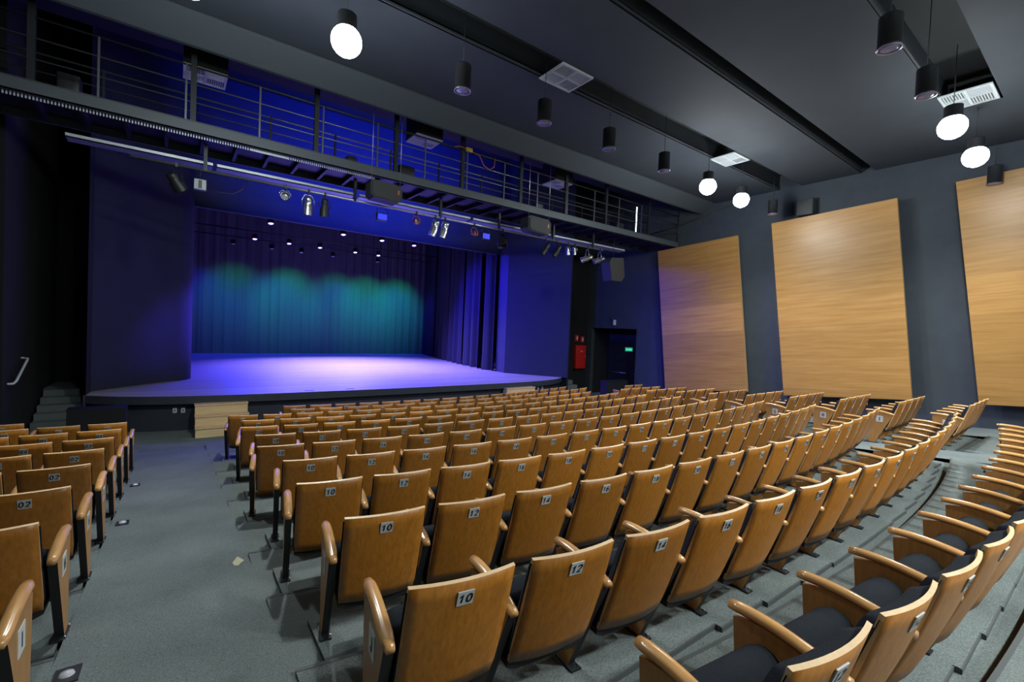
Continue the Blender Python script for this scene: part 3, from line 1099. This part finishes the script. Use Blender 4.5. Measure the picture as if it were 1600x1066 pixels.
def par_can(x, z, L_, r, aim, label, m=None, y=11.0, zp=None, style='par', colour='black'):
    """theatre lantern hung from the pipe: clamp, yoke, can, lens"""
    m = m or M_lampblack
    zp = ZE + 2.90 if zp is None else zp
    t = thing('stage_lantern', label, 'stage light', (x, y, zp), 0, 'stage lanterns on the lamp pipe')
    c = MB(); c.box((-.02, -.045, -.05), (.02, .045, .035), M_steel); c.cyl((0, 0, -.05), (0, 0, -.09), .012, M_steel, n=8); c.build('clamp', t)
    d = Vector(aim).normalized()
    ctr = Vector((0, 0, z))
    sidev = d.cross(Vector((0, 0, 1)))
    sidev = Vector((1, 0, 0)) if sidev.length < .1 else sidev.normalized()
    yk = MB()
    top = Vector((0, 0, -.09))
    w_ = r + .025
    yk.tube([ctr + sidev * w_, ctr + sidev * w_ + Vector((0, 0, .5 * abs(z + .09))), top + sidev * w_ * .6, top - sidev * w_ * .6, ctr - sidev * w_ + Vector((0, 0, .5 * abs(z + .09))), ctr - sidev * w_], .009, m, n=6)
    yk.build('yoke', t)
    M = Matrix.Translation(ctr) @ d.to_track_quat('Z', 'Y').to_matrix().to_4x4()
    b = MB()
    b.lathe([(.0, -L_ * .52), (r * .45, -L_ * .52), (r * .72, -L_ * .44), (r * .78, -L_ * .3), (r * .78, -L_ * .05), (r, .0), (r, L_ * .48), (r * 1.06, L_ * .5), (r * .93, L_ * .5), (r * .9, L_ * .1)], m, M=M, n=20)
    b.build('can', t)
    l = MB(); l.lathe([(.0, L_ * .14), (r * .5, L_ * .13), (r * .9, L_ * .1)], M_lens, M=M, n=20); l.build('lens', t)
    return t


par_can(-.04, -.32, .34, .12, (.5, .4, -.7), 'black and white lantern with open barn doors at the left end of the pipe', M_lampblack)
t = thing('dimmer_box', 'small white control box hanging beside the leftmost lantern', 'box', (.34, 11.0, ZE + 2.90))
mb = MB(); mb.bevbox((-.10, -.06, -.40), (.10, .06, -.20), M_vent, .008); mb.build('box_body', t)
mb = MB(); mb.box((-.03, -.064, -.38), (.03, -.058, -.22), M_ventdark); mb.build('slot_cover', t)
mb = MB(); mb.cyl((0, 0, -.2), (0, 0, .03), .012, M_steel, n=8); mb.build('hook', t)
cb_ = MB(); cb_.tube([(.45, 11, ZE + 2.62), (.65, 11, ZE + 2.52), (.9, 11, ZE + 2.54), (1.05, 11, ZE + 2.66), (1.15, 11, ZE + 2.87)], .010, M_lampblack, n=6)
tag(cb_.build('cable'), 'short black cable looping from the white box to the pipe', 'cable')
par_can(1.86, -.21, .26, .085, (-.15, -1, -.15), 'small round lantern facing the seats, third from left on the pipe', M_alu)
par_can(2.33, -.32, .38, .10, (.05, .35, -1), 'grey can lantern pointing down, left of a similar pair', M_alu)
par_can(2.68, -.30, .38, .095, (.05, .35, -1), 'dark can lantern pointing down, right of a similar pair', M_lampblack)
par_can(4.92, -.22, .24, .075, (-.1, -1, -.2), 'small round reddish lantern right of the hanging loudspeaker', M_redled)
par_can(5.45, -.30, .42, .10, (-.2, .35, -.9), 'shiny chrome lantern, left one of the bright pair', M_alu)
par_can(5.74, -.30, .42, .10, (-.15, .35, -.9), 'shiny chrome lantern, right one of the bright pair', M_alu)
par_can(6.66, -.24, .22, .07, (.1, -1, -.2), 'small round reddish lantern right of the chrome pair', M_redled)
par_can(7.62, -.34, .30, .15, (0, -.5, -1), 'wide dark flood lantern above the right curtain edge', M_lampblack)
par_can(9.30, -.32, .40, .095, (-.45, .25, -.8), 'black lantern with pale rim, first right of the right loudspeaker', M_lampblack)
par_can(9.78, -.32, .40, .095, (-.45, .25, -.8), 'black lantern with pale rim, second right of the right loudspeaker', M_lampblack)
par_can(10.25, -.25, .24, .07, (.4, .2, -.9), 'small silver lantern right of the two black ones', M_alu)
par_can(10.55, -.22, .22, .06, (.3, .2, -.9), 'small silver lantern hanging in a loop of cable', M_alu)
par_can(11.15, -.38, .42, .095, (-.9, .3, -.35), 'long silver lantern aimed left at the right end, left one', M_alu)
par_can(11.75, -.36, .42, .095, (-.9, .3, -.35), 'long silver lantern aimed left at the right end, right one', M_alu)


def speaker(x, y, z, wd, hg, label, wedge=True, post=True):
    t = thing('loudspeaker', label, 'loudspeaker', (x, y, z), 0, 'hanging loudspeakers')
    mb = MB()
    hw, hh = wd / 2, hg / 2
    out = [(-hw, hh * .75), (-hw * .82, hh), (hw * .72, hh * .92), (hw, hh * .55), (hw, -hh * .6), (hw * .75, -hh), (-hw * .8, -hh * .85), (-hw, -hh * .5)]
    mb.prism(out, -.06, .30, 'Y', M_grille)
    mb.build('cabinet', t)
    g = MB()
    g.prism([(a * .9, b * .88) for a, b in out], -.085, -.06, 'Y', M_grille); g.build('grille', t)
    l = MB(); l.prism([(hw * .68, -.03), (hw * .78, -.03), (hw * .78, .07), (hw * .68, .07)], -.09, -.085, 'Y', M_redled); l.build('badge', t)
    c = MB()
    for s_ in (-1, 1): c.cyl((s_ * hw * .9, .0, hh * .7), (s_ * hw * .9, .0, CEIL + .78 - z), .006, M_galv, n=6)
    c.build('suspension_wire', t)
speaker(3.80, 10.2, ZE + 3.02, .74, .42, 'black wedge loudspeaker on wires left of centre under the catwalk')
speaker(8.32, 10.2, ZE + 3.02, .84, .46, 'grey wedge loudspeaker on wires right of centre under the catwalk')
t = thing('loudspeaker', 'tall dark loudspeaker hanging at the right end of the lamp pipe', 'loudspeaker', (12.35, 10.9, ZE + 2.25), 0, 'hanging loudspeakers')
mb = MB(); mb.prism([(-.36, .28), (-.25, .42), (.36, .40), (.38, -.25), (.2, -.42), (-.3, -.36)], -.2, .2, 'Y', M_grille, M=Matrix.Rotation(rad(-8), 4, 'Y')); mb.build('cabinet', t)
mb = MB(); mb.cyl((0, 0, .3), (0, 0, 1.29), .012, M_steel, n=6); mb.build('suspension_wire', t)

# gear standing on the catwalk
for k, (x, wdt, hh, lab) in enumerate(((-1.55, .3, .5, 'dark lantern parked at the left end of the catwalk deck'), (3.25, .22, .34, 'small dark lantern on the catwalk left of the post'), (4.62, .40, .45, 'dark lantern on the catwalk near the middle'), (6.2, .22, .24, 'little black lantern on the catwalk right of the middle'), (8.95, .30, .36, 'grey cabinet standing on the catwalk behind the right rails'), (12.7, .34, .40, 'pale cased lantern at the right end of the catwalk'))):
    t = thing('stage_lantern', lab, 'stage light', (x, 11.1, CZ + .17), 0, 'lanterns on the catwalk')
    mb = MB(); mb.bevbox((-wdt / 2, -.15, .08), (wdt / 2, .15, hh), M_lampblack if k != 4 else M_fascia, .03); mb.build('housing', t)
    mb = MB(); mb.box((-wdt * .4, -.1, 0), (wdt * .4, .1, .08), M_steel); mb.build('base', t)
mb = MB(); mb.tube([(5.62, YF + .0, ZE + 4.60), (5.75, YF - .05, ZE + 4.63), (6.05, YF - .04, ZE + 4.60), (6.35, YF - .04, ZE + 4.55), (6.5, YF - .04, ZE + 4.32), (6.68, YF - .04, ZE + 4.26), (6.82, YF - .04, ZE + 4.36), (6.86, YF - .02, ZE + 4.60)], .012, M_orange, n=6)
t = tag(mb.build('extension_cord'), 'orange extension cord drooping from the catwalk top rail', 'cord')
mb = MB(); mb.bevbox((5.93, YF - .09, ZE + 4.55), (6.12, YF - .01, ZE + 4.66), M_yellow, .02)
o = mb.build('yellow_tie', t)

# ================================================================== stage battens with LED lamps
def batten(y, z, xs_, label, labs, on=True):
    t = thing('stage_batten', label, 'pipe', (0, y, z))
    mb = MB(); mb.cyl((-.8, 0, 0), (12.8, 0, 0), .025, M_steel, n=8); mb.build('pipe', t)
    for x in (0, 4, 8, 12):
        mb = MB(); mb.cyl((x, 0, 0), (x, 0, TOP - z), .006, M_steel, n=6); mb.build('cable', t)
    for x, lab in zip(xs_, labs):
        l = thing('led_spotlight', lab, 'stage light', (x, y, z), 0, 'LED spotlights over the stage')
        d = Vector((.0, -.25, -1)).normalized()
        M = Matrix.Translation((0, 0, -.30)) @ d.to_track_quat('Z', 'Y').to_matrix().to_4x4()
        b = MB(); b.lathe([(.0, -.16), (.08, -.16), (.115, -.10), (.12, .08), (.125, .09), (.11, .09), (.105, .05)], M_lampblack, M=M, n=16); b.build('can', l)
        yk = MB(); yk.tube([(.14, 0, -.3), (.14, 0, -.1), (0, 0, -.03), (-.14, 0, -.1), (-.14, 0, -.3)], .01, M_lampblack, n=6); yk.build('yoke', l)
        g = MB(); g.lathe([(.0, .095), (.07, .085), (.105, .05)], M_ledblue if on else M_lens, M=M, n=16); g.build('lens', l)


AZ = ZE + 4.15
batten(20.2, AZ, [2.94, 5.72, 7.42, 8.97], 'front steel batten over the stage carrying four violet lamps', ['violet glowing LED lamp, %s from left on the front batten' % ORD[k] for k in (1, 2, 3, 4)])
batten(24.7, AZ, [2.94, 4.42, 5.86, 7.64, 8.90], 'rear steel batten over the stage carrying five violet lamps', ['violet glowing LED lamp, %s from left on the rear batten' % ORD[k] for k in (1, 2, 3, 4, 5)])
batten(26.2, ZE + 4.0, [2.2, 3.9, 5.3, 6.9, 9.4], 'rearmost steel batten with dim green lamps facing the backdrop', ['dim green lamp, %s from left on the rearmost batten' % ORD[k] for k in (1, 2, 3, 4, 5)], on=False)
VIO = (.03, .02, 1.0)
for x in (2.94, 5.72, 7.42, 8.97):
    spot('blue_spot', (x, 20.1, AZ - .45), (x + 2.2, 17.6, ST), BLUE_W, VIO, 130, .8, .1)
for x in (2.94, 4.42, 5.86, 7.64, 8.90):
    spot('blue_spot', (x, 24.6, AZ - .45), (x, 21.2, ST), BLUE_W, VIO, 92, .9, .1)
for x, y in ((4.42, 24.6), (5.86, 24.6), (7.64, 24.6), (5.72, 20.1), (7.42, 20.1)):
    spot('lavender_spot', (x, y, AZ - .45), (x + (1.4 if x < 7 else .4), y - (3.0 if y > 22 else 1.0), ST), 2300, (.40, .33, 1.0), 104, 1.0, .1)
for x in (2.6, 5.2, 7.9, 9.7, 11.7):
    spot('green_spot', (x, 25.3, ZE + 3.7), (x, 28.9, ZE + 1.05), GREEN_W * (.5 if x == 2.6 else .7 if x == 7.9 else 1), (.0, 1.0, .38), 58, 1.0, .1)
for x in (1.0, 4.5, 8.0, 11.5):                    # blue floor wash on the foot of the backdrop
    spot('backdrop_blue', (x, 26.3, ZE + 3.7), (x, 28.4, ZE - 1.9), 1000, (.01, .02, 1.0), 100, .9, .1)
# blue LED floods standing on the catwalk, turned to the wall over the proscenium
for k, x in enumerate((3.2, 5.2, 7.2)):
    t = thing('led_flood', 'low blue LED flood on the rear edge of the catwalk, %s from left' % ORD[k + 1], 'stage light', (x, 11.95, CZ + .2), 0, 'blue floods on the catwalk')
    mb = MB(); mb.bevbox((-.16, -.06, -.02), (.16, .02, .16), M_lampblack, .01); mb.build('housing', t)
    mb = MB(); mb.box((-.13, .022, .0), (.13, .026, .14), mat('blue_panel', (0, 0, .1), .5, emit=(.03, .05, 1, 1.2))); mb.build('lens', t)
    spot('flood_blue', (x, 12.05, CZ + .3), (x + .6, 17, ZE + 6.4), 2200, (.02, .05, 1.0), 95, 1.0, .1)

# two blue LED panels on the lamp pipe, turned to the splayed walls beside the stage
for x, tgt, ang_, wt, lab in ((4.02, (12.8, 14.4, ZE - .2), 60, 1700, 'small blue LED panel under the pipe, below the left loudspeaker'), (7.05, (.45, 17.0, ZE + .3), 19, 2600, 'small blue LED panel under the pipe, right of the reddish lantern')):
    t = thing('blue_lamp', lab, 'stage light', (x, 11.0, ZE + 2.90), 0, 'blue LED panels on the pipe')
    mb = MB(); mb.bevbox((-.13, -.04, -.36), (.13, .05, -.18), M_lampblack, .01); mb.build('housing', t)
    mb = MB(); mb.box((-.11, -.046, -.34), (.11, -.04, -.20), MATS['blue_panel']); mb.build('lens', t)
    mb = MB(); mb.tube([(-.14, 0, -.27), (-.14, 0, -.1), (0, 0, -.03), (.14, 0, -.1), (.14, 0, -.27)], .008, M_steel, n=6); mb.build('yoke', t)
    if x < 5: spot('panel_blue', (x, 11.12, ZE + 2.58), tgt, wt, (.04, .07, 1.0), ang_, .8, .08)

spot('edge_blue', (8.97, 19.9, AZ - .3), (.9, 17.6, ZE + .2), 9000, (.08, .05, 1.0), 16, 1.0, .08)

# ================================================================== stage foot: steps, sockets, boxes, stairs
def steps(x0, x1, yf, label):
    t = thing('stage_steps', label, 'steps', (0, 0, 0), 0, 'plywood steps at the stage front')
    n = 3; d = .26; hgt = .68 / n
    for k in range(n):
        mb = MB()
        y = yf + k * d
        mb.box((x0 + .01, y + .02, k * hgt), (x1 - .01, yf + n * d, (k + 1) * hgt - .03), M_pine); mb.build('riser', t)
        mb = MB(); mb.box((x0, y, (k + 1) * hgt - .03), (x1, y + d + .02, (k + 1) * hgt), M_edge); mb.build('tread', t)
steps(.40, 1.50, 12.42, 'pale plywood steps against the stage front, left, beside the aisle')
steps(9.45, 10.75, 12.42, 'pale plywood steps against the stage front, far right behind the seats')


def socket(x, y, z, label):
    t = thing('wall_socket', label, 'socket', (x, y, z), 0, 'white sockets on the stage front')
    mb = MB(); mb.bevbox((-.04, -.012, -.06), (.04, .0, .06), M_whiteplate, .004); mb.build('plate', t)
    mb = MB(); mb.box((-.015, -.014, -.03), (.015, -.011, .03), M_ventdark); mb.build('outlet', t)
socket(.03, lip_y(.03) + .16, ZE - 2.26, 'white wall socket under the stage lip, farther from the plywood steps')
socket(.19, lip_y(.19) + .16, ZE - 2.26, 'white wall socket under the stage lip, nearer the left plywood steps')
socket(11.30, lip_y(11.3) + .16, ZE - 2.20, 'white socket right of the far plywood steps, left one')
socket(11.55, lip_y(11.55) + .16, ZE - 2.20, 'white socket right of the far plywood steps, right one')
for (x0, x1, y, hgt, lab) in ((-1.72, -.80, 12.6, .76, 'low black box partition behind the left seats'), (13.75, 15.0, 12.2, .86, 'low black box partition near the exit recess')):
    t = thing('partition', lab, 'partition', ((x0 + x1) / 2, y, 0))
    mb = MB(); mb.box((-(x1 - x0) / 2, -.04, .0), ((x1 - x0) / 2, .30, hgt), M_wallblack); mb.build('box_body', t)
    mb = MB(); mb.box((-(x1 - x0) / 2 - .01, -.05, hgt), ((x1 - x0) / 2 + .01, .31, hgt + .02), M_black); mb.build('cap', t)
# marks in the stage floor
for x, lab in ((3.0, 'left'), (4.1, 'right')):
    mb = MB(); mb.box((x - .12, 13.30, ST), (x + .12, 13.36, ST + .006), M_black)
    tag(mb.build('floor_hatch'), 'small dark slot in the stage edge, the %s one' % lab, 'floor socket', 'slots at the stage edge')

# side stairs up to the stage
def stairs(x0, x1, ys, n, label, rail=None):
    t = thing('stairs', label, 'stairs', (0, 0, 0))
    for k in range(n):
        mb = MB(); y = ys + k * .3
        mb.box((x0, y, 0), (x1, ys + n * .3, (k + 1) * ST / n - (0.0 if k < n - 1 else .001)), M_carpet); mb.build('step', t)
stairs(-2.50, -1.72, 13.8, 6, 'dim carpeted stairs to the stage at far left')
stairs(13.32, 13.95, 13.4, 5, 'grey stairs beside the right end of the stage')
t = thing('handrail', 'pale bent handrail beside the dark left stairs', 'handrail', (0, 0, 0))
mb = MB(); mb.tube([(-2.54, 12.55, ZE - 1.42), (-2.46, 12.58, ZE - 1.42), (-2.44, 12.68, ZE - 1.38), (-2.44, 13.46, ZE - 1.04), (-2.45, 13.56, ZE - 1.01), (-2.52, 13.58, ZE - 1.0), (-2.56, 13.58, ZE - 1.0)], .022, mat('rail_paint', (.6, .66, .62), .35), n=10); mb.build('rail', t)
mb = MB(); mb.cyl((-2.57, 12.9, ZE - 1.31), (-2.45, 12.9, ZE - 1.30), .01, M_steel, n=6); mb.build('bracket', t)

# ================================================================== right corner: cabinet, door, signs
t = thing('hose_cabinet', 'red fire hose cabinet on the dark wall right of the stage', 'cabinet', (14.85, 14.95, ZE - 1.10))
mb = MB(); mb.bevbox((-.31, -.20, -.53), (.31, -.004, .53), M_red, .01); mb.build('cabinet_body', t)
d = MB(); d.bevbox((-.28, -.215, -.50), (.28, -.195, .50), M_red, .006); d = d.build('door', t)
mb = MB(); mb.box((-.05, -.222, .24), (.06, -.214, .27), M_whiteplate); mb.build('label_plate', d)
mb = MB(); mb.cyl((.24, -.235, -.02), (.24, -.235, .08), .01, M_galv, n=8); mb.build('handle', d)
for (x, z, lab) in ((14.72, ZE - .25, 'left'), (15.08, ZE - .30, 'right')):
    t = thing('safety_sign', 'small red and white fire sign above the red cabinet, %s one' % lab, 'sign', (x, 14.95, z), 0, 'fire signs')
    mb = MB(); mb.box((-.11, -.012, -.14), (.11, 0, .14), M_red); mb.build('panel', t)
    mb = MB(); mb.lathe([(0, .0), (.03, .0), (.045, .04), (.05, .14), (.02, .17), (0, .17)], M_whiteplate, M=Matrix.Translation((.02, -.014, -.09)) @ Matrix.Diagonal((1, .1, 1, 1)), n=12); mb.build('symbol', t)
# double door in the recess
db = MB(); db.box((XW + 1.12, 12.2, 0), (XW + 1.2, 13.38, ZE - .25), M_lampblack); o = db.build('door_1', kind='structure')
mb = MB(); mb.cyl((XW + 1.08, 12.3, 1.0), (XW + 1.08, 13.25, 1.0), .02, M_galv, n=8); mb.build('push_bar', o)
db = MB(); db.box((XW + 1.12, 13.4, 0), (XW + 1.2, 14.6, ZE - .25), M_lampblack); o = db.build('door_2', kind='structure')
mb = MB(); mb.cyl((XW + 1.08, 13.5, 1.0), (XW + 1.08, 14.5, 1.0), .02, M_galv, n=8); mb.build('push_bar', o)
t = thing('exit_sign', 'small green exit sign in the dark door recess', 'sign', (XW + .55, 12.95, ZE - .64), rad(-38))
mb = MB(); mb.box((-.16, -.01, -.085), (.16, .01, .085), M_green); mb.build('panel', t)
v, f = text_mesh('SAÍDA', .07)
mb = MB(); mb.poly([(p[0], -.012, p[1]) for p in v], f, M_greenwhite); mb.build('lettering', t)
mb = MB(); mb.cyl((0, 0, .08), (0, 0, .88), .005, M_steel, n=6); mb.build('rod', t)
t = thing('emergency_light', 'small white emergency lamp above the exit recess', 'lamp', (XW, 13.32, ZE + .52))
mb = MB(); mb.bevbox((-.09, -.05, -.13), (.0, .05, .10), M_whiteplate, .01); mb.build('housing', t)
mb = MB(); mb.cyl((-.05, .10, .10), (-.12, .12, .18), .05, M_lampblack, n=10); mb.build('lamp_head', t)
# conduits and the speaker on the right wall, near the catwalk end
t = thing('conduit', 'thin dark conduit running along the upper right wall by the catwalk', 'pipe', (0, 0, 0))
mb = MB(); mb.tube([(XW - .03, 11.6, ZE + 4.1), (XW - .03, 10.5, ZE + 4.2), (XW - .03, 8.3, ZE + 4.62)], .018, M_lampblack, n=6); mb.build('conduit_run', t)
mb = MB(); mb.tube([(XW - .03, 10.4, ZE + 4.78), (XW - .03, 10.42, ZE + 3.5)], .018, M_lampblack, n=6); mb.build('conduit_drop', t)
t = thing('tube_lamp', 'thin upright white tube lamp at the right end of the catwalk', 'lamp', (13.62, 11.0, CZ + .18))
mb = MB(); mb.cyl((0, 0, .02), (0, 0, 1.15), .018, mat('tube_glow', (1, 1, 1), .4, emit=(.8, .95, 1, 5)), n=8); mb.build('tube', t)
mb = MB(); mb.box((-.04, -.03, 0), (.04, .03, .03), M_steel); mb.box((-.03, -.02, 1.14), (.2, .02, 1.18), M_alu); mb.build('bracket', t)
t = thing('wall_speaker', 'dark square loudspeaker on the upper right wall beside the last pendant', 'loudspeaker', (XW, 5.95, ZE + 4.05))
mb = MB(); mb.bevbox((-.30, -.22, -.24), (-.02, .22, .24), M_grille, .02); mb.build('cabinet', t)
mb = MB(); mb.box((-.03, -.04, -.04), (0, .04, .04), M_steel); mb.build('bracket', t)

# aisle marker lights
for x, y, lab in ((-.44, 3.36, 'nearest, beside the left block'), (-.42, 6.4, 'in mid aisle, left side, behind the nearest one'), (-.42, 8.4, 'farthest one along the left block'), (.50, 2.25, 'beside the second nearest row of the centre block')):
    z = ramp(y)
    t = thing('aisle_light', 'square black aisle floor light, ' + lab, 'floor light', (x, y, z), 0, 'aisle floor lights')
    t.rotation_euler = (-math.atan(.0915 / .98), 0, 0)
    mb = MB(); mb.box((-.055, -.085, -.01), (.055, .085, .008), M_lampblack); mb.build('base_plate', t)
    mb = MB(); mb.lathe([(.035, .008), (.028, .022), (0, .028)], M_lens, n=14); mb.build('dome', t)
mb = MB(); x, y = .47, 4.45
z = ramp(y) + .004
mb.poly([(x - .02, y - .09, z), (x + .02, y - .03, z + .004), (x + .05, y + .01, z), (x + .005, y + .10, z + .006), (x - .04, y + .01, z)], [(0, 1, 2, 3, 4)], mat('paper', (.5, .45, .3), .8))
tag(mb.build('paper_scrap'), 'crumpled yellowish paper scrap on the aisle carpet', 'litter')
